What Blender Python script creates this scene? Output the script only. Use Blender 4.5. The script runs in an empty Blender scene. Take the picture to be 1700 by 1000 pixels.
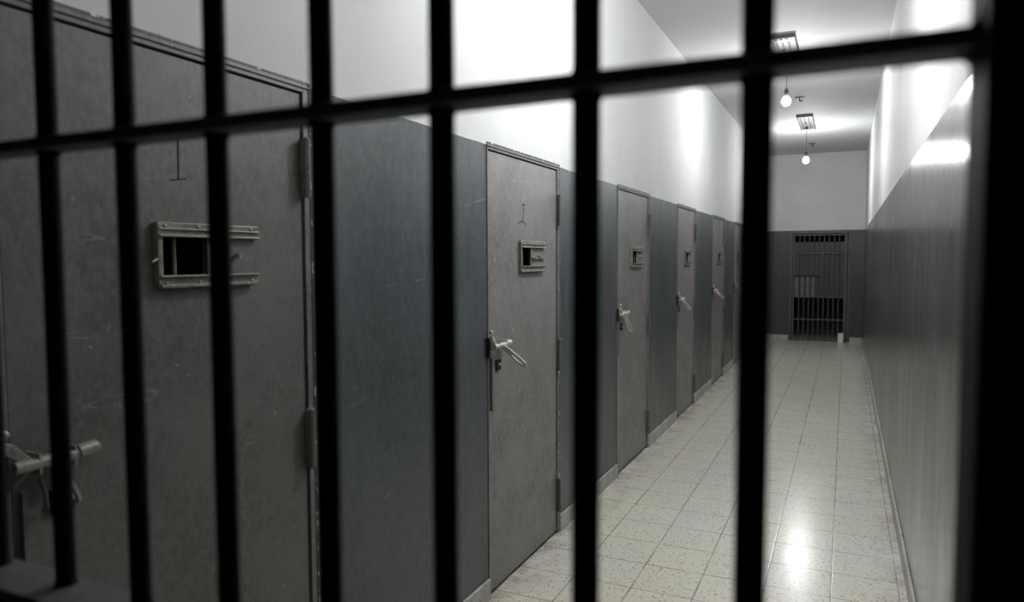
import bpy, bmesh, math, random
from mathutils import Vector, Matrix
random.seed(7)
sc = bpy.context.scene
C = sc.collection
R = math.radians

# ------------------------------------------------------------------ camera
EYE = 1.55
def cam_axes(yaw, pitch, roll):
    f = Vector((-math.sin(yaw)*math.cos(pitch), math.cos(yaw)*math.cos(pitch), math.sin(pitch)))
    r0 = Vector((math.cos(yaw), math.sin(yaw), 0)); u0 = r0.cross(f)
    r = r0*math.cos(roll) + u0*math.sin(roll); u = -r0*math.sin(roll) + u0*math.cos(roll)
    return r, u, f
_r, _u, _f = cam_axes(.4368, -.0591, -.0035)
cam_d = bpy.data.cameras.new('camera'); cam = bpy.data.objects.new('camera', cam_d); C.objects.link(cam)
m = Matrix.Identity(4)
for i in range(3):
    m[i][0], m[i][1], m[i][2] = _r[i], _u[i], -_f[i]
m[2][3] = EYE
cam.matrix_world = m
cam_d.sensor_width = 36; cam_d.lens = 1186.5/1700*36
cam_d.clip_start = .02; cam_d.clip_end = 60
cam_d.dof.use_dof = True; cam_d.dof.focus_distance = 3.4; cam_d.dof.aperture_fstop = 3.6; cam_d.dof.aperture_blades = 0
sc.camera = cam

# ------------------------------------------------------------------ world, view
w = bpy.data.worlds.new('world'); sc.world = w; w.use_nodes = True
w.node_tree.nodes['Background'].inputs[0].default_value = (0, 0, 0, 1)
sc.view_settings.view_transform = 'Standard'; sc.view_settings.look = 'None'
sc.view_settings.gamma = 1; sc.view_settings.use_curve_mapping = False
sc.view_settings.exposure = 0.0
BULB = 1350.0            # radiance of the lit bulbs (the only light in the place)

# ------------------------------------------------------------------ dimensions
XL, XR = -1.447, .301
ZC = 3.465
YG = .42                # near gate
YE = 14.39              # far wall
DADO = 2.054
DOORS = [.815, 2.847, 4.85, 6.80, 8.77, 10.58]
DW, DH = .84, 2.035
FR = .030               # door frame width (head and hinge side)
FL = .011               # latch side
XB = -3.2               # back of the cells

# ------------------------------------------------------------------ node helpers
class NT:
    def __init__(s, name):
        s.m = bpy.data.materials.new(name); s.m.use_nodes = True
        s.t = s.m.node_tree; s.b = s.t.nodes['Principled BSDF']
        s.pos = s.n('ShaderNodeNewGeometry').outputs['Position']
    def n(s, k, **kw):
        nd = s.t.nodes.new(k)
        for a, v in kw.items(): setattr(nd, a, v)
        return nd
    def put(s, sock, v):
        if isinstance(v, bpy.types.NodeSocket): s.t.links.new(v, sock)
        else: sock.default_value = v
    def math(s, op, a, b=0.0, c=None, clamp=False):
        nd = s.n('ShaderNodeMath', operation=op, use_clamp=clamp)
        s.put(nd.inputs[0], a); s.put(nd.inputs[1], b)
        if c is not None: s.put(nd.inputs[2], c)
        return nd.outputs[0]
    def scale(s, vec, v):
        nd = s.n('ShaderNodeVectorMath', operation='MULTIPLY')
        s.put(nd.inputs[0], vec); s.put(nd.inputs[1], v); return nd.outputs[0]
    def noise(s, scale, detail=3.0, rough=.5, stretch=None, dist=0.0, out=0):
        nd = s.n('ShaderNodeTexNoise'); v = s.pos if stretch is None else s.scale(s.pos, stretch)
        s.put(nd.inputs['Vector'], v); s.put(nd.inputs['Scale'], scale)
        s.put(nd.inputs['Detail'], detail); s.put(nd.inputs['Roughness'], rough); s.put(nd.inputs['Distortion'], dist)
        return nd.outputs[out]
    def ramp(s, v, a, b, lo=0.0, hi=1.0):
        nd = s.n('ShaderNodeMapRange'); s.put(nd.inputs[0], v)
        for i, x in enumerate((a, b, lo, hi)): s.put(nd.inputs[i+1], x)
        return nd.outputs[0]
    def mix(s, f, a, b):
        nd = s.n('ShaderNodeMix', data_type='RGBA'); s.put(nd.inputs[0], f)
        for i, v in ((6, a), (7, b)):
            s.put(nd.inputs[i], v if isinstance(v, bpy.types.NodeSocket) else (*v, 1) if len(v) == 3 else v)
        return nd.outputs[2]
    def mul(s, f, col, v):
        "multiply a colour by a value"
        nd = s.n('ShaderNodeMix', data_type='RGBA', blend_type='MULTIPLY'); s.put(nd.inputs[0], f)
        s.put(nd.inputs[6], col if isinstance(col, bpy.types.NodeSocket) else (*col, 1))
        cb = s.n('ShaderNodeCombineColor'); [s.put(cb.inputs[i], v) for i in range(3)]
        s.put(nd.inputs[7], cb.outputs[0]); return nd.outputs[2]
    def xyz(s):
        nd = s.n('ShaderNodeSeparateXYZ'); s.put(nd.inputs[0], s.pos); return nd.outputs
    def scratches(s, scale, width, patch=.6, stretch=None):
        "thin wandering hairlines inside random patches"
        mp = s.n('ShaderNodeMapping'); mp.inputs['Rotation'].default_value = (R(38), 0, 0); mp.inputs['Scale'].default_value = (1, .16, 1.6)
        s.put(mp.inputs['Vector'], s.pos); nz = s.n('ShaderNodeTexNoise'); s.put(nz.inputs['Vector'], mp.outputs[0])
        s.put(nz.inputs['Scale'], scale*1.6); s.put(nz.inputs['Detail'], 1.0); a = nz.outputs[0]
        line = s.math('LESS_THAN', s.math('ABSOLUTE', s.math('SUBTRACT', a, .5)), width)
        return s.math('MULTIPLY', line, s.ramp(s.noise(scale*2.2, 2.0), patch+.03, patch+.09))
    def bump(s, h, strength, dist=.002):
        nd = s.n('ShaderNodeBump'); s.put(nd.inputs['Strength'], strength); s.put(nd.inputs['Distance'], dist)
        s.put(nd.inputs['Height'], h); s.put(s.b.inputs['Normal'], nd.outputs[0])
    def done(s, col, rough, metal=0.0, spec=.5, coat=0.0, coat_rough=.1):
        s.put(s.b.inputs['Base Color'], col if isinstance(col, bpy.types.NodeSocket) else (*col, 1))
        s.put(s.b.inputs['Roughness'], rough); s.put(s.b.inputs['Metallic'], metal)
        s.put(s.b.inputs['Specular IOR Level'], spec)
        s.put(s.b.inputs['Coat Weight'], coat); s.put(s.b.inputs['Coat Roughness'], coat_rough)
        return s.m

def mat_wall(name, dado_col, streak, rough_d, bump_s=.35):
    t = NT(name); z = t.xyz()[2]
    wob = t.math('MULTIPLY', t.math('SUBTRACT', t.noise(9, 4, .6), .5), .008)
    top = t.math('GREATER_THAN', t.math('ADD', z, wob), DADO)
    white = t.mix(t.ramp(t.noise(1.7, 5, .6), .35, .7), (.60, .61, .605), (.66, .67, .665))
    white = t.mix(t.math('MULTIPLY', t.ramp(t.noise(38, 3, .7), .66, .72), t.ramp(z, DADO+.12, DADO, 0, .7)), white, (.2, .2, .19))
    d2 = tuple(c*.78 for c in dado_col); d3 = tuple(c*1.22 for c in dado_col)
    dark = t.mix(t.ramp(t.noise(2.1, 5, .62), .36, .66), d2, dado_col)
    dark = t.mix(t.ramp(t.noise(6.0, 4, .6, (1, 1, .28)), .5, .78), dark, d3)
    dark = t.mix(t.ramp(t.noise(48, 4, .75, (1, 1, .5)), .42, .70, 0, .8), dark, tuple(c*1.4 for c in dado_col))
    dark = t.mix(t.math('MULTIPLY', t.scratches(3.2, .0032, .56), .5), dark, (.3, .31, .31))
    dark = t.mix(t.ramp(t.noise(26, 3, .6), .775, .79), dark, (.42, .42, .40))
    col = t.mix(top, dark, white)
    h = t.math('ADD', t.math('MULTIPLY', t.noise(streak, 4, .6, (1, 1, .07)), 1.0), t.math('MULTIPLY', t.noise(30, 4, .6), .35))
    t.bump(h, bump_s, .006)
    ro = t.math('ADD', rough_d, t.ramp(t.noise(5, 3, .6, (1, 1, .3)), .3, .7, -.05, .06))
    return t.done(col, t.math('ADD', ro, t.math('MULTIPLY', top, .45)), spec=t.math('SUBTRACT', .5, t.math('MULTIPLY', top, .25)))
M = {}
M['wall_l'] = mat_wall('painted_plaster_left', (.074, .084, .090), 10, .36, .16)
M['wall_r'] = mat_wall('painted_plaster_right', (.098, .098, .095), 42, .22, .30)
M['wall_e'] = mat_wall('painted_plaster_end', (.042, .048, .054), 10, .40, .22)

t = NT('ceiling_white')
M['ceil'] = t.done(t.mix(t.ramp(t.noise(1.3, 5, .6), .35, .7), (.55, .56, .555), (.61, .62, .61)), .75)

# terrazzo floor: tiles of 0.285 m
t = NT('terrazzo_tiles'); X, Y, Z = t.xyz()
TS = .285
def tile_edge(c, off):
    fr = t.math('FRACT', t.math('ADD', t.math('DIVIDE', t.math('SUBTRACT', c, off), TS), 100.0))
    return t.math('SUBTRACT', .5, t.math('ABSOLUTE', t.math('SUBTRACT', fr, .5)))
warp = t.math('MULTIPLY', t.math('SUBTRACT', t.noise(25, 3, .6), .5), .003)
ed = t.math('MINIMUM', tile_edge(t.math('ADD', X, warp), -.031), tile_edge(t.math('ADD', Y, warp), 3.495))
grout = t.math('MULTIPLY', t.ramp(ed, .005, .016, 1, 0), t.ramp(t.noise(5, 3, .6), .3, .6, .3, 1.0))
fx = t.math('FLOOR', t.math('DIVIDE', t.math('SUBTRACT', X, -.031), TS)); fy = t.math('FLOOR', t.math('DIVIDE', t.math('SUBTRACT', Y, 3.495), TS))
cb = t.n('ShaderNodeCombineXYZ'); t.put(cb.inputs[0], fx); t.put(cb.inputs[1], fy)
wn = t.n('ShaderNodeTexWhiteNoise', noise_dimensions='3D'); t.put(wn.inputs['Vector'], cb.outputs[0])
base = t.mix(wn.outputs['Value'], (.66, .64, .535), (.70, .68, .58))
base = t.mix(t.ramp(t.noise(1.1, 2, .5), .35, .8), base, (.67, .65, .53))
base = t.mix(t.ramp(t.noise(1.9, 3, .5), .5, .6), base, (.66, .64, .59))
for sc_, thr, colr, off in ((60, .34, (.36, .34, .27), 0), (95, .24, (.78, .77, .70), 3.3), (38, .11, (.07, .065, .055), 9.1)):
    v = t.n('ShaderNodeTexVoronoi'); ad = t.n('ShaderNodeVectorMath', operation='ADD'); t.put(ad.inputs[0], t.pos); t.put(ad.inputs[1], (off, off, off))
    t.put(v.inputs['Vector'], ad.outputs[0]); t.put(v.inputs['Scale'], sc_)
    base = t.mix(t.math('MULTIPLY', t.math('LESS_THAN', v.outputs['Distance'], thr), t.math('GREATER_THAN', t.noise(sc_*.9, 1), .5)), base, colr)
# grime along the right-hand skirting and in front of doors
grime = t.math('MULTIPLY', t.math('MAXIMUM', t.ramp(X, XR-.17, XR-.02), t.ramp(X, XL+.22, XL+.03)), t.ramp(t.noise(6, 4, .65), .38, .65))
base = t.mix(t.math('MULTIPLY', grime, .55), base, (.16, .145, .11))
base = t.mix(grout, base, (.22, .21, .17))
t.bump(t.math('ADD', t.math('MULTIPLY', grout, -1.0), t.math('MULTIPLY', t.noise(60, 2), .15)), .12, .002)
M['floor'] = t.done(base, t.ramp(t.noise(3, 2, .5), .3, .7, .20, .25), spec=.5)

t = NT('terrazzo_skirting')
b_ = t.mix(t.ramp(t.noise(5, 4, .6), .35, .65), (.52, .51, .48), (.34, .33, .30))
b_ = t.mix(t.ramp(t.noise(90, 2), .62, .66), b_, (.10, .095, .085))
M['skirt'] = t.done(b_, .5)

def mat_steel(name, col, rough=.45, var=.25, sp=1.0, scr=.6, spec=.5):
    t = NT(name)
    lo = tuple(c*(1-var) for c in col); hi = tuple(c*(1+var) for c in col)
    c = t.mix(t.ramp(t.noise(2.3*sp, 5, .65), .34, .68), lo, hi)
    c = t.mix(t.ramp(t.noise(8*sp, 4, .6), .5, .8), c, tuple(x*1.35 for x in col))
    c = t.mix(t.ramp(t.noise(70, 4, .75, (1, 1, .6)), .42, .68), c, tuple(x*1.45 for x in col))
    c = t.mix(t.ramp(t.noise(34, 4, .7),   .54, .74, 0, .45), c, tuple(x*.6 for x in col))
    c = t.mix(t.math('MULTIPLY', t.scratches(5.5*sp, .0035, .54), scr), c, tuple(min(1, x*3.0) for x in col))
    c = t.mix(t.ramp(t.noise(45*sp, 2, .5), .735, .75), c, tuple(x*2.6 for x in col))
    t.bump(t.noise(55, 4, .65), .12, .002)
    return t.done(c, t.ramp(t.noise(7, 4, .6), .3, .7, rough-.07, rough+.1), spec=spec)
M['door'] = mat_steel('grey_door_paint', (.175, .168, .165), .42, .28, 1.0, .35)
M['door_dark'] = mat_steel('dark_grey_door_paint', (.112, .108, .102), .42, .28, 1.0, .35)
M['frame'] = mat_steel('door_frame_paint', (.125, .127, .124), .42, .3, 3.0, .9)
M['hinge'] = mat_steel('hinge_paint', (.10, .098, .09), .4, .3, 4.0, .6)
M['track'] = mat_steel('hatch_track_steel', (.17, .165, .14), .40, .35, 6.0, .5)
M['latch'] = mat_steel('worn_latch_steel', (.21, .20, .175), .30, .45, 9.0, .4, .8)
M['latch_bright'] = mat_steel('bare_latch_steel', (.40, .39, .36), .28, .3, 9.0, .3, .9)
M['gate'] = mat_steel('black_gate_paint', (.006, .007, .010), .7, .2, 1.0, .0, .1)
M['rail'] = mat_steel('grey_rail_paint', (.095, .10, .104), .5, .2, 1.0, .0, .4)  # one even grey for the rails, lighter than the bars
M['farbar'] = mat_steel('far_gate_grey', (.072, .068, .072), .45, .2, 2.0, .2)
M['sheet'] = mat_steel('far_gate_sheet', (.040, .038, .042), .5, .2, 2.0, .2)

t = NT('chipped_paint_edge')
M['chip'] = t.done(t.mix(t.ramp(t.noise(30, 4, .75), .57, .60), (.125, .127, .124), (.70, .69, .66)), .6)
def simple(name, col, rough=.6, metal=0.0):
    t = NT(name); v = tuple(c*.8 for c in col)
    return t.done(t.mix(t.noise(20, 3), v, col), rough, metal)
M['black'] = simple('black_rubber', (.012, .012, .012), .6)
M['bakelite'] = simple('black_bakelite', (.02, .02, .02), .3)
M['galv'] = simple('galvanised_plate', (.13, .13, .125), .6, .0)
M['cell'] = simple('cell_red_brown_plaster', (.40, .13, .075), .8)
M['white'] = simple('white_block', (.85, .84, .80), .6)
M['dark'] = simple('dark_slot', (.01, .01, .01), .8)
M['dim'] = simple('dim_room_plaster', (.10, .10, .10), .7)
for nm_, k_, f_ in (('lit_bulb_glass', 'bulb', .92), ('lit_weaker_bulb_glass', 'bulb_far', .52)):
    t = NT(nm_)
    t.b.inputs['Base Color'].default_value = (1, 1, 1, 1)
    t.b.inputs['Emission Color'].default_value = (.985, .99, 1.0, 1)
    t.b.inputs['Emission Strength'].default_value = BULB*f_
    M[k_] = t.m

# ------------------------------------------------------------------ mesh helpers
class MB:
    def __init__(s): s.bm = bmesh.new()
    def box(s, x0, x1, y0, y1, z0, z1):
        v = [s.bm.verts.new((x, y, z)) for x in (x0, x1) for y in (y0, y1) for z in (z0, z1)]
        for f in ((0,1,3,2), (4,6,7,5), (0,4,5,1), (2,3,7,6), (0,2,6,4), (1,5,7,3)): s.bm.faces.new([v[i] for i in f])
        return s
    def tube(s, a, b, r, r2=None, n=16, cap=True):
        a, b = Vector(a), Vector(b); r2 = r if r2 is None else r2
        d = (b-a).normalized(); u = d.orthogonal().normalized(); v = d.cross(u)
        A, B = [], []
        for i in range(n):
            c, q = math.cos(2*math.pi*i/n), math.sin(2*math.pi*i/n)
            A.append(s.bm.verts.new(a+(u*c+v*q)*r)); B.append(s.bm.verts.new(b+(u*c+v*q)*r2))
        for i in range(n):
            f = s.bm.faces.new((A[i], A[(i+1) % n], B[(i+1) % n], B[i])); f.smooth = True
        if cap:
            for f in (s.bm.faces.new(A[::-1]), s.bm.faces.new(B)):
                for e in f.edges: e.smooth = False
        return s
    def path(s, pts, r, n=12):
        pts = [Vector(p) for p in pts]
        for i in range(len(pts)-1): s.tube(pts[i], pts[i+1], r, n=n)
        for p in pts[1:-1]: s.ball(p, r)
        return s
    def ball(s, c, r, sx=1, sy=1, sz=1, seg=14):
        g = bmesh.ops.create_uvsphere(s.bm, u_segments=seg, v_segments=seg//2+1, radius=r,
              matrix=Matrix.Translation(c) @ Matrix.Diagonal((sx, sy, sz, 1)))
        for v in g['verts']:
            for f in v.link_faces: f.smooth = True
        return s
    def lathe(s, prof, c, n=24):
        "profile of (radius, z) about the vertical axis through c"
        rings = []
        for r, z in prof:
            rings.append([s.bm.verts.new((c[0]+r*math.cos(2*math.pi*i/n), c[1]+r*math.sin(2*math.pi*i/n), c[2]+z)) for i in range(n)])
        for a, b in zip(rings, rings[1:]):
            for i in range(n):
                f = s.bm.faces.new((a[i], a[(i+1) % n], b[(i+1) % n], b[i])); f.smooth = True
        for f in (s.bm.faces.new(rings[0][::-1]), s.bm.faces.new(rings[-1])):
            for e in f.edges: e.smooth = False
        return s
    def prism(s, pts, origin, ax, ay, thick):
        "closed outline pts (a, b) in the plane origin + a*ax + b*ay, extruded by vector thick"
        o, ax, ay, th = Vector(origin), Vector(ax), Vector(ay), Vector(thick)
        A = [s.bm.verts.new(o+ax*a+ay*b) for a, b in pts]; B = [s.bm.verts.new(v.co+th) for v in A]
        n = len(A)
        for i in range(n): s.bm.faces.new((A[i], A[(i+1) % n], B[(i+1) % n], B[i]))
        s.bm.faces.new(A[::-1]); s.bm.faces.new(B); return s
    def ring_plate(s, outer, inner, origin, ax, ay, thick):
        "flat bar with a slot: outer and inner outlines of the same count"
        o, ax, ay, th = Vector(origin), Vector(ax), Vector(ay), Vector(thick); n = len(outer)
        P = lambda l, k: [s.bm.verts.new(o+ax*a+ay*b+th*k) for a, b in l]
        O0, I0, O1, I1 = P(outer, 0), P(inner, 0), P(outer, 1), P(inner, 1)
        for i in range(n):
            j = (i+1) % n
            for q in ((O0[i], I0[i], I0[j], O0[j]), (O1[i], O1[j], I1[j], I1[i]), (O0[i], O0[j], O1[j], O1[i]), (I0[i], I1[i], I1[j], I0[j])):
                s.bm.faces.new(q)
        return s
    def build(s, name, mat, parent=None, bevel=0, kind=None, label=None):
        bmesh.ops.recalc_face_normals(s.bm, faces=s.bm.faces)
        me = bpy.data.meshes.new(name); s.bm.to_mesh(me); s.bm.free(); me.materials.append(mat)
        o = bpy.data.objects.new(name, me); C.objects.link(o)
        if parent is not None: o.parent = parent
        if bevel:
            b = o.modifiers.new('bevel', 'BEVEL'); b.width = bevel; b.segments = 2; b.limit_method = 'ANGLE'; b.angle_limit = R(40)
        if kind: o['kind'] = kind
        if label: o['label'] = label
        return o
def thing(name, loc, label, cat, group=None, kind=None):
    o = bpy.data.objects.new(name, None); C.objects.link(o); o.location = loc; o.empty_display_size = .1
    o['label'] = label; o['category'] = cat
    if group: o['group'] = group
    if kind: o['kind'] = kind
    return o

# ------------------------------------------------------------------ the setting
YB, YF = -1.9, 16.6      # behind the camera / beyond the far gate
b = MB().box(XB-.15, XR+.15, YB-.15, YF+.15, -.12, 0); b.build('floor', M['floor'], kind='structure')
b = MB().box(XB-.15, XR+.15, YB-.15, YF+.15, ZC, ZC+.12); b.build('ceiling', M['ceil'], kind='structure')
# left wall with six door openings
b = MB(); y = YB; TH = .16
for y0 in DOORS:
    b.box(XL-TH, XL, y, y0-FL+.004, 0, DADO+.3); y = y0+DW+FR-.004
    b.box(XL-TH, XL, y0-FL+.004, y, DH+FR-.004, DADO+.3)
b.box(XL-TH, XL, y, YF, 0, DADO+.3); b.box(XL-TH, XL, YB, YF, DADO+.3, ZC)
b.build('wall_left', M['wall_l'], kind='structure')
MB().box(XR, XR+.15, YB, YF, 0, ZC).build('wall_right', M['wall_r'], kind='structure')
# end wall with the far gate opening
GX0, GX1, GZ = -.955, .075, 2.035
b = MB().box(XL, GX0, YE, YE+.15, 0, ZC).box(GX1, XR, YE, YE+.15, 0, ZC).box(GX0, GX1, YE, YE+.15, GZ, ZC)
b.build('wall_end', M['wall_e'], kind='structure')
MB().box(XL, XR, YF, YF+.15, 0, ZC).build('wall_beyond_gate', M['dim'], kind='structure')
# near wall round the near gate opening
NX0, NX1 = -.925, .088
b = MB().box(XL, NX0, .36, .46, 0, ZC).box(NX1, XR, .36, .46, 0, ZC).box(NX0, NX1, .36, .46, 2.10, ZC)
b.build('wall_near', M['wall_e'], kind='structure')
MB().box(XL, XR, YB-.15, YB, 0, ZC).build('wall_back', M['wall_e'], kind='structure')
# the cells behind the doors
b = MB().box(XB-.15, XB, .0, 13.2, 0, ZC)
for k in range(7): b.box(XB, XL-TH, .0+k*1.97+.1, .0+k*1.97+.2, 0, ZC)
b.build('wall_cells', M['cell'], kind='structure')

# skirtings
SK = .095
edges = [.46] + [e for y0 in DOORS for e in (y0-FL, y0+DW+FR)] + [YE]
for k in range(0, len(edges), 2):
    MB().box(XL, XL+.014, edges[k]+.003, edges[k+1]-.003, 0, SK).build('baseboard_left_%d' % (k//2+1), M['skirt'], bevel=.003, kind='structure')
MB().box(XR-.014, XR, .46, YE, 0, SK).build('baseboard_right', M['skirt'], bevel=.003, kind='structure')
MB().box(XL+.014, GX0-.01, YE-.014, YE, 0, SK).build('baseboard_end_left', M['skirt'], bevel=.003, kind='structure')
MB().box(GX1+.01, XR-.014, YE-.014, YE, 0, SK).build('baseboard_end_right', M['skirt'], bevel=.003, kind='structure')

# ------------------------------------------------------------------ cell doors
HY0, HY1, HZ0, HZ1 = .335, .645, 1.487, 1.638     # hatch on the leaf (local y, z)
def cell_door(k, y0, label, lever_ang, lever_len, shut, detail):
    lm = M['latch'] if detail == 1 else M['latch_bright']
    D = thing('door_%d' % k, (XL, y0, 0), label, 'door', 'steel cell doors along the left wall', 'structure')
    # frame: angle iron round the opening
    f = MB().box(-.12, .004, -FL, 0, 0, DH+FR).box(-.12, .004, DW, DW+FR, 0, DH+FR).box(-.12, .004, 0, DW, DH, DH+FR)
    f.box(.004, .008, -FL, DW+FR, DH+.012, DH+.018)
    fo = f.build('door_frame', M['frame'], D, .002)
    c = MB().box(.0035, .0055, DW+FR-.006, DW+FR+.001, 0, DH+FR).box(.0035, .0055, -FL+.001, DW+FR-.006, DH+FR-.0035, DH+FR+.0015)
    c.build('chipped_edge', M['chip'], fo, label='chipped pale paint along the frame edge')
    # leaf with the hatch opening
    g = .005; oy0, oy1, oz0, oz1 = HY0+.014, HY0+.30, 1.512, 1.606
    lf = MB(); x0, x1 = -.022, -.003
    lf.box(x0, x1, g, oy0, .018, DH-g).box(x0, x1, oy1, DW-g, .018, DH-g)
    lf.box(x0, x1, oy0, oy1, .018, oz0).box(x0, x1, oy0, oy1, oz1, DH-g)
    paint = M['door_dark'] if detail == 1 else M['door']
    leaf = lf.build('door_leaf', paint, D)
    # hatch: two channel tracks, a stop, bars, sliding shutter
    h = MB()
    h.box(-.003, .012, HY0, HY1, 1.604, HZ1).box(-.003, .020, HY0, HY1, 1.604, 1.609).box(-.003, .017, HY0, HY1, 1.620, 1.625)
    h.box(-.003, .012, HY0, HY1, HZ0, 1.514).box(-.003, .020, HY0, HY1, 1.509, 1.514).box(-.003, .016, HY0+.004, HY1-.004, HZ0-.003, HZ0+.005)
    hf = h.build('hatch_track', M['track'], D, .0015)
    st = MB().box(-.003, .014, HY0-.002, HY0+.012, HZ0+.004, HZ1-.004); st.build('hatch_stop', M['track'], D, .002)
    for yy in (HY0+.02, HY0+.115, HY0+.285):
        for zz in (1.629, 1.495):
            MB().ball((.012, yy, zz), .0048, .7, 1.4, 1, 10).build('rivet', M['latch'], hf)
    for yy in (HY0+.062, HY0+.152, HY0+.24):
        MB().tube((-.012, yy, oz0-.004), (-.012, yy, oz1+.004), .0048, n=10).build('hatch_bar', M['track'], D)
    sh0 = HY0+.141+shut
    MB().box(-.0032, -.0015, sh0+.01, HY1-.001, 1.512, 1.606).build('shutter_gap_shade', M['dark'], D)  # thin dark sheet standing in for the shade in the shutter gap
    s_ = MB().box(.001, .006, sh0, HY1-.009, 1.513, 1.603).box(.001, .010, sh0, sh0+.006, 1.513, 1.605)
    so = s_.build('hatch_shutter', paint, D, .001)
    MB().tube((.006, sh0+.095, 1.56), (.024, sh0+.095, 1.56), .005, .007, 12).build('shutter_knob', M['latch'], so, label='small bright knob on the shutter')
    if detail == 1:
        MB().path([(.004, HY0-.002, 1.553), (.022, HY0-.012, 1.552), (.024, HY0-.026, 1.545)], .003, 8).build('hatch_hook', M['latch'], D)
        MB().tube((-.0025, .409, 1.742), (-.0025, .411, 1.855), .0013, n=6).tube((-.0025, .386, 1.738), (-.0025, .430, 1.746), .0015, n=6).build('scored_mark', M['dark'], D, label='thin dark T shaped mark')
    if detail == 2:
        MB().box(.006, .018, sh0+.015, HY1-.004, 1.549, 1.556).tube((.006, sh0+.03, 1.552), (.03, sh0+.03, 1.552), .006, n=10).build('shutter_bolt', M['latch'], so)
        arc = [(.0, .375+.05*math.cos(a), 1.70+.035*math.sin(a)) for a in [R(20+14*i) for i in range(10)]]
        MB().path(arc, .0013, 6).tube((0, .385, 1.74), (0, .395, 1.80), .0012, n=6).ball((0, .392, 1.815), .005).build('scored_mark', M['dark'], D, label='thin dark arc and stroke above the hatch')
    # hinges on the far edge
    for z0, z1 in ((1.731, 1.899), (.929, 1.104), (.13, .315)):
        hx, hy = .019, DW-.004
        hg = MB().tube((hx, hy, z0), (hx, hy, (z0+z1)/2-.001), .0095).tube((hx, hy, (z0+z1)/2+.001), (hx, hy, z1), .0095)
        hg.box(-.002, hx, hy-.004, hy+.010, z0, z1)
        hg.tube((hx, hy, z1), (hx, hy, z1+.005), .0085, .005)
        hg.build('hinge', M['track'] if detail == 1 else M['hinge'], D)
    # latch: brackets, sliding barrel, keeper and slotted lever
    zl = 1.157; xo = .034
    L = MB()
    L.box(-.003, xo+.010, .030, .036, zl-.022, zl+.020).box(-.003, xo+.010, .100, .106, zl-.022, zl+.020)
    lp = L.build('latch_bracket', lm, D, .002)
    MB().tube((xo, -.012, zl), (xo, .112, zl), .0125, n=18).tube((xo, .112, zl+.002), (xo, .152, zl+.004), .0150, n=18).tube((xo, .152, zl+.004), (xo, .155, zl+.004), .0150, .0125, n=18).build('slide_bolt', lm, D)
    kp = MB().prism([(0, 0), (.018, -.004), (.064, -.052), (.052, -.062), (.0, -.02)], (xo-.012, -.030, zl+.052), (0, 1, 0), (0, 0, 1), (.014, 0, 0))
    kp.ball((xo-.008, -.022, zl+.066), .010)
    MB().box(0, .014, -.020, -.008, zl-.05, zl+.04).build('keeper_plate', M['black'], D)
    kp.build('bolt_keeper', lm, D, .0015)
    # lever: flat slotted bar pointing out of the door and downwards
    d = Vector((math.sin(lever_ang)*.86, .30, -math.cos(lever_ang))).normalized()
    side = d.cross(Vector((0, 1, 0))).normalized(); nrm = d.cross(side).normalized()
    Ln = lever_len; outer, inner = [], []
    N = 20
    for i in range(N):
        a = 2*math.pi*i/N; c, s = math.cos(a), math.sin(a)
        outer.append((Ln/2 + (Ln/2-.0)*math.copysign(abs(c)**.55, c), .0135*math.copysign(abs(s)**.7, s)*(1+.22*c)))
        inner.append((Ln*.66 + Ln*.24*math.copysign(abs(c)**.6, c), .0065*math.copysign(abs(s)**.8, s)))
    MB().ring_plate(outer, inner, Vector((xo, .072, zl)), d, side, nrm*.008).build('lever', lm, D, .0012)
    # lock plate with a keyhole, and hasp strips under the bolt
    lk = MB().box(-.003, .005, .075, .122, 1.036, 1.086); lo = lk.build('lock_plate', M['dark'], D, .001)
    MB().tube((.005, .0985, 1.063), (.011, .0985, 1.063), .008, n=12).build('lock_cylinder', M['latch'], lo, label='pale lock cylinder')
    MB().box(-.003, .010, .016, .026, .86, 1.10).build('strike_strip', M['frame'], D, .001)
    if detail == 1:
        MB().path([(.012, .05, 1.12), (.022, .052, 1.09), (.020, .056, 1.06), (.004, .06, 1.05)], .004, 8).build('hasp_loop', M['frame'], D)
    return D

LD = ['grey steel cell door nearest the camera, with a large open viewing hatch',
      'grey steel cell door second from the camera, with a slotted lever pointing outwards',
      'grey steel cell door third from the camera, its lever hanging down steeply',
      'narrow-looking grey cell door fourth along the left wall, with a pale latch',
      'grey steel cell door fifth along the left wall, second from the far end',
      'farthest grey steel cell door on the left wall, beside the thick gate bar']
for k, y0 in enumerate(DOORS):
    cell_door(k+1, y0, LD[k], R((14, 50, 18, 42, 48, 40)[k]), (.10, .145, .14, .13, .13, .13)[k], (0, -.02, -.01, 0, .01, 0)[k], k+1)

# ------------------------------------------------------------------ near barred gate
G = thing('barred_gate', (0, YG, 0), 'black barred steel gate filling the foreground in front of the corridor', 'gate')
RAILS = [2.02, 1.655, 1.2385, .82, .40, .075]
FX0, FX1 = -.900, .0565
MB().box(FX1, NX1, -.030, .030, .01, 2.075).build('gate_post', M['gate'], G, .003, label='wide black post at the right side')
MB().box(NX0, FX0, -.030, .030, .01, 2.075).build('gate_post', M['gate'], G, .003)
MB().box(NX0, NX1, -.030, .030, 2.075, 2.10).build('gate_head', M['gate'], G)
for z in RAILS:
    r_ = MB().box(FX0, FX1, -.034 if 1.2 < z < 1.3 else -.015, .015, z-.0053, z+.0053)
    r_.build('gate_rail', M['rail'], G, .0015)
xs = [FX1 + .0 - .1033*i for i in range(1, 10)]
xs = [-.0464, -.1455, -.2475, -.3485, -.4535, -.5600, -.6640, -.7680, -.8700]
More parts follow.
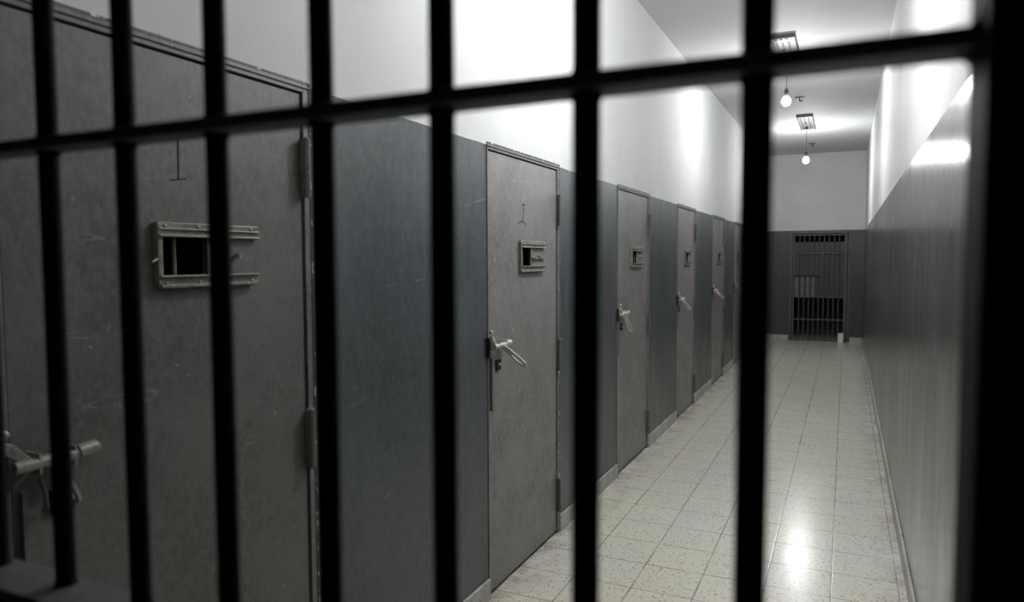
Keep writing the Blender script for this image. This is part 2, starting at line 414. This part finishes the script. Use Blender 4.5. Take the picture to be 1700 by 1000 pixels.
for x in xs:
    bm_ = MB().tube((x, 0, .012), (x, 0, 2.074), .0088, n=20)
    for z in RAILS[:4]:
        bm_.tube((x, 0, z-.010), (x, 0, z-.004), .0089, .0112, 16).tube((x, 0, z+.004), (x, 0, z+.010), .0112, .0089, 16)
    bm_.build('gate_bar', M['gate'], G)
for z in RAILS[:4]:
    for sgn in (-1, 1):
        MB().prism([(0, 0), (-.015, 0), (-.006, .002), (-.002, .006), (0, .015)], (FX1, -.008, z+sgn*.004), (1, 0, 0), (0, 0, sgn), (0, .016, 0)).build('weld_fillet', M['gate'], G)

# ------------------------------------------------------------------ far barred gate
F = thing('barred_gate', (0, YE, 0), 'dark grey barred gate with sheet metal panels at the far end of the corridor', 'gate')
MB().box(GX0, GX0+.045, -.012, .04, 0, GZ).box(GX1-.045, GX1, -.012, .04, 0, GZ).box(GX0+.045, GX1-.045, -.012, .04, GZ-.04, GZ).build('gate_frame', M['farbar'], F, .003)
lx0, lx1 = GX0+.052, GX1-.055
MB().box(lx0, lx0+.03, 0, .03, .03, 1.985).build('gate_stile', M['farbar'], F, .002)
MB().box(lx1-.05, lx1, 0, .03, .03, 1.985).build('gate_stile', M['farbar'], F, .002)
for z in (1.97, 1.63, .82, .40, .020):
    MB().box(lx0+.03, lx1-.05, -.004, .030, z-.012, z+.012).build('gate_rail', M['farbar'], F, .002)
n = 9; step = (lx1-.05-lx0-.03)/(n+1)
for i in range(1, n+1):
    x = lx0+.03+step*i
    MB().tube((x, .012, .03), (x, .012, 1.98), .011, n=10).build('gate_bar', M['farbar'], F)
MB().box(lx0+.03, lx1-.05, .034, .037, 1.205, 1.84).build('sheet_panel', M['sheet'], F)
MB().box(lx0+.03, lx1-.05, .034, .037, .82, 1.205).build('sheet_panel', M['sheet'], F)
MB().box(lx0+.02, -.43, -.010, -.004, 1.195, 1.215).build('hatch_rail', M['dark'], F)
for i in range(4):
    x = lx0+.05+.095*i
    MB().box(x, x+.05, -.008, -.003, .825, 1.195).build('hatch_slat', M['door_dark'], F)
for z in (1.72, 1.05, .25):
    MB().tube((GX1-.035, -.016, z), (GX1-.035, -.016, z+.13), .012, n=10).build('hinge', M['frame'] if z < 1.5 else M['track'], F)
blk = MB().box(-.055, .035, 0, .07, 0, .17)
o = blk.build('concrete_block', M['white'], bevel=.006); o.location = (-.05, YE-.105, 0)
o['label'] = 'small pale block on the floor at the right foot of the far gate'; o['category'] = 'block'

# ------------------------------------------------------------------ pendant lamps
def pendant(x, y, zb, py0, py1, label, mat='bulb'):
    P = thing('pendant_lamp', (x, y, ZC), label, 'lamp', 'bare bulbs hanging along the corridor ceiling')
    a, c = py0-y, py1-y
    pl = MB().box(-.085, .115, a, c, -.012, 0).box(-.085, -.078, a, c, -.030, -.012).box(.108, .115, a, c, -.030, -.012)
    pl.box(-.09, .12, a-.004, a+.006, -.034, 0)
    po = pl.build('ceiling_fitting', M['galv'], P)
    rb = MB()
    for xx in (-.045, .005, .055): rb.box(xx-.004, xx+.004, a+.2, c, -.017, -.012)
    rb.build('fitting_rib', M['dark'], po)
    for xx in (-.045, .045): MB().tube((xx, a+.09, -.016), (xx, a+.09, -.012), .018, n=12).build('knockout_hole', M['dark'], po)
    for yy in (a+.09, (a+c)/2+.02): MB().tube((0, yy, -.022), (0, yy, -.012), .014, n=12).build('screw_head', M['black'], po)
    zl = zb-ZC
    MB().lathe([(.028, -.034), (.026, -.024), (.012, -.012)], (0, 0, 0), 16).build('ceiling_rose', M['bakelite'], P)
    MB().tube((0, 0, zl+.115), (0, 0, -.03), .0028, n=8).build('cord', M['black'], P)
    MB().lathe([(.020, .045), (.022, .075), (.019, .105), (.008, .122)], (0, 0, zl), 18).build('bulb_socket', M['bakelite'], P)
    prof = [(.008, -.044), (.024, -.038), (.036, -.024), (.042, -.004), (.040, .012), (.029, .031), (.018, .042), (.015, .050)]
    MB().lathe(prof, (0, 0, zl), 24).build('bulb', M[mat], P, label='lit clear white bulb')
pendant(-.45, 3.35, 3.06, 2.7, 3.45, 'bare lit bulb on a black cord nearest the gate, above the frame')
pendant(-.556, 7.45, 3.056, 6.66, 7.52, 'bare lit bulb on a black cord, nearer of the two seen beside the thick bar', 'bulb_far')
pendant(-.564, 11.4, 2.977, 10.45, 11.6, 'bare lit bulb on a black cord, closest to the far gate', 'bulb_far')

def ceiling_hook(x, y, label):
    K = thing('ceiling_hook', (x, y, ZC), label, 'hook', 'small dark hooks on the ceiling')
    MB().box(-.055, .055, -.02, .02, -.010, 0).build('plate', M['black'], K, .002)
    MB().path([(0, 0, -.01), (0, 0, -.04), (.012, 0, -.052), (.026, 0, -.044), (.026, 0, -.032)], .006, 8).build('hook', M['black'], K)
ceiling_hook(-.545, 9.3, 'small dark ceiling hook between the two visible hanging bulbs')
ceiling_hook(-.56, 13.1, 'small dark ceiling hook beyond the farther bulb, close to the end wall')

# ------------------------------------------------------------------ crumbs on the floor
def chip(x, y, s, label):
    b = MB(); n = 7
    top = [(s*math.cos(2*math.pi*i/n)*random.uniform(.6, 1.1), s*.7*math.sin(2*math.pi*i/n)*random.uniform(.6, 1.1)) for i in range(n)]
    b.prism(top, (0, 0, 0), (1, 0, .05), (0, 1, .03), (0, 0, s*.35))
    o = b.build('plaster_chip', M['white']); o.location = (x, y, .0008); o['label'] = label; o['category'] = 'debris'; o['group'] = 'plaster crumbs on the floor'
chip(.20, 5.50, .022, 'pale plaster crumb on the floor beside the right wall skirting')
chip(-.20, 8.35, .020, 'tiny pale plaster crumb in the middle of the far corridor floor')
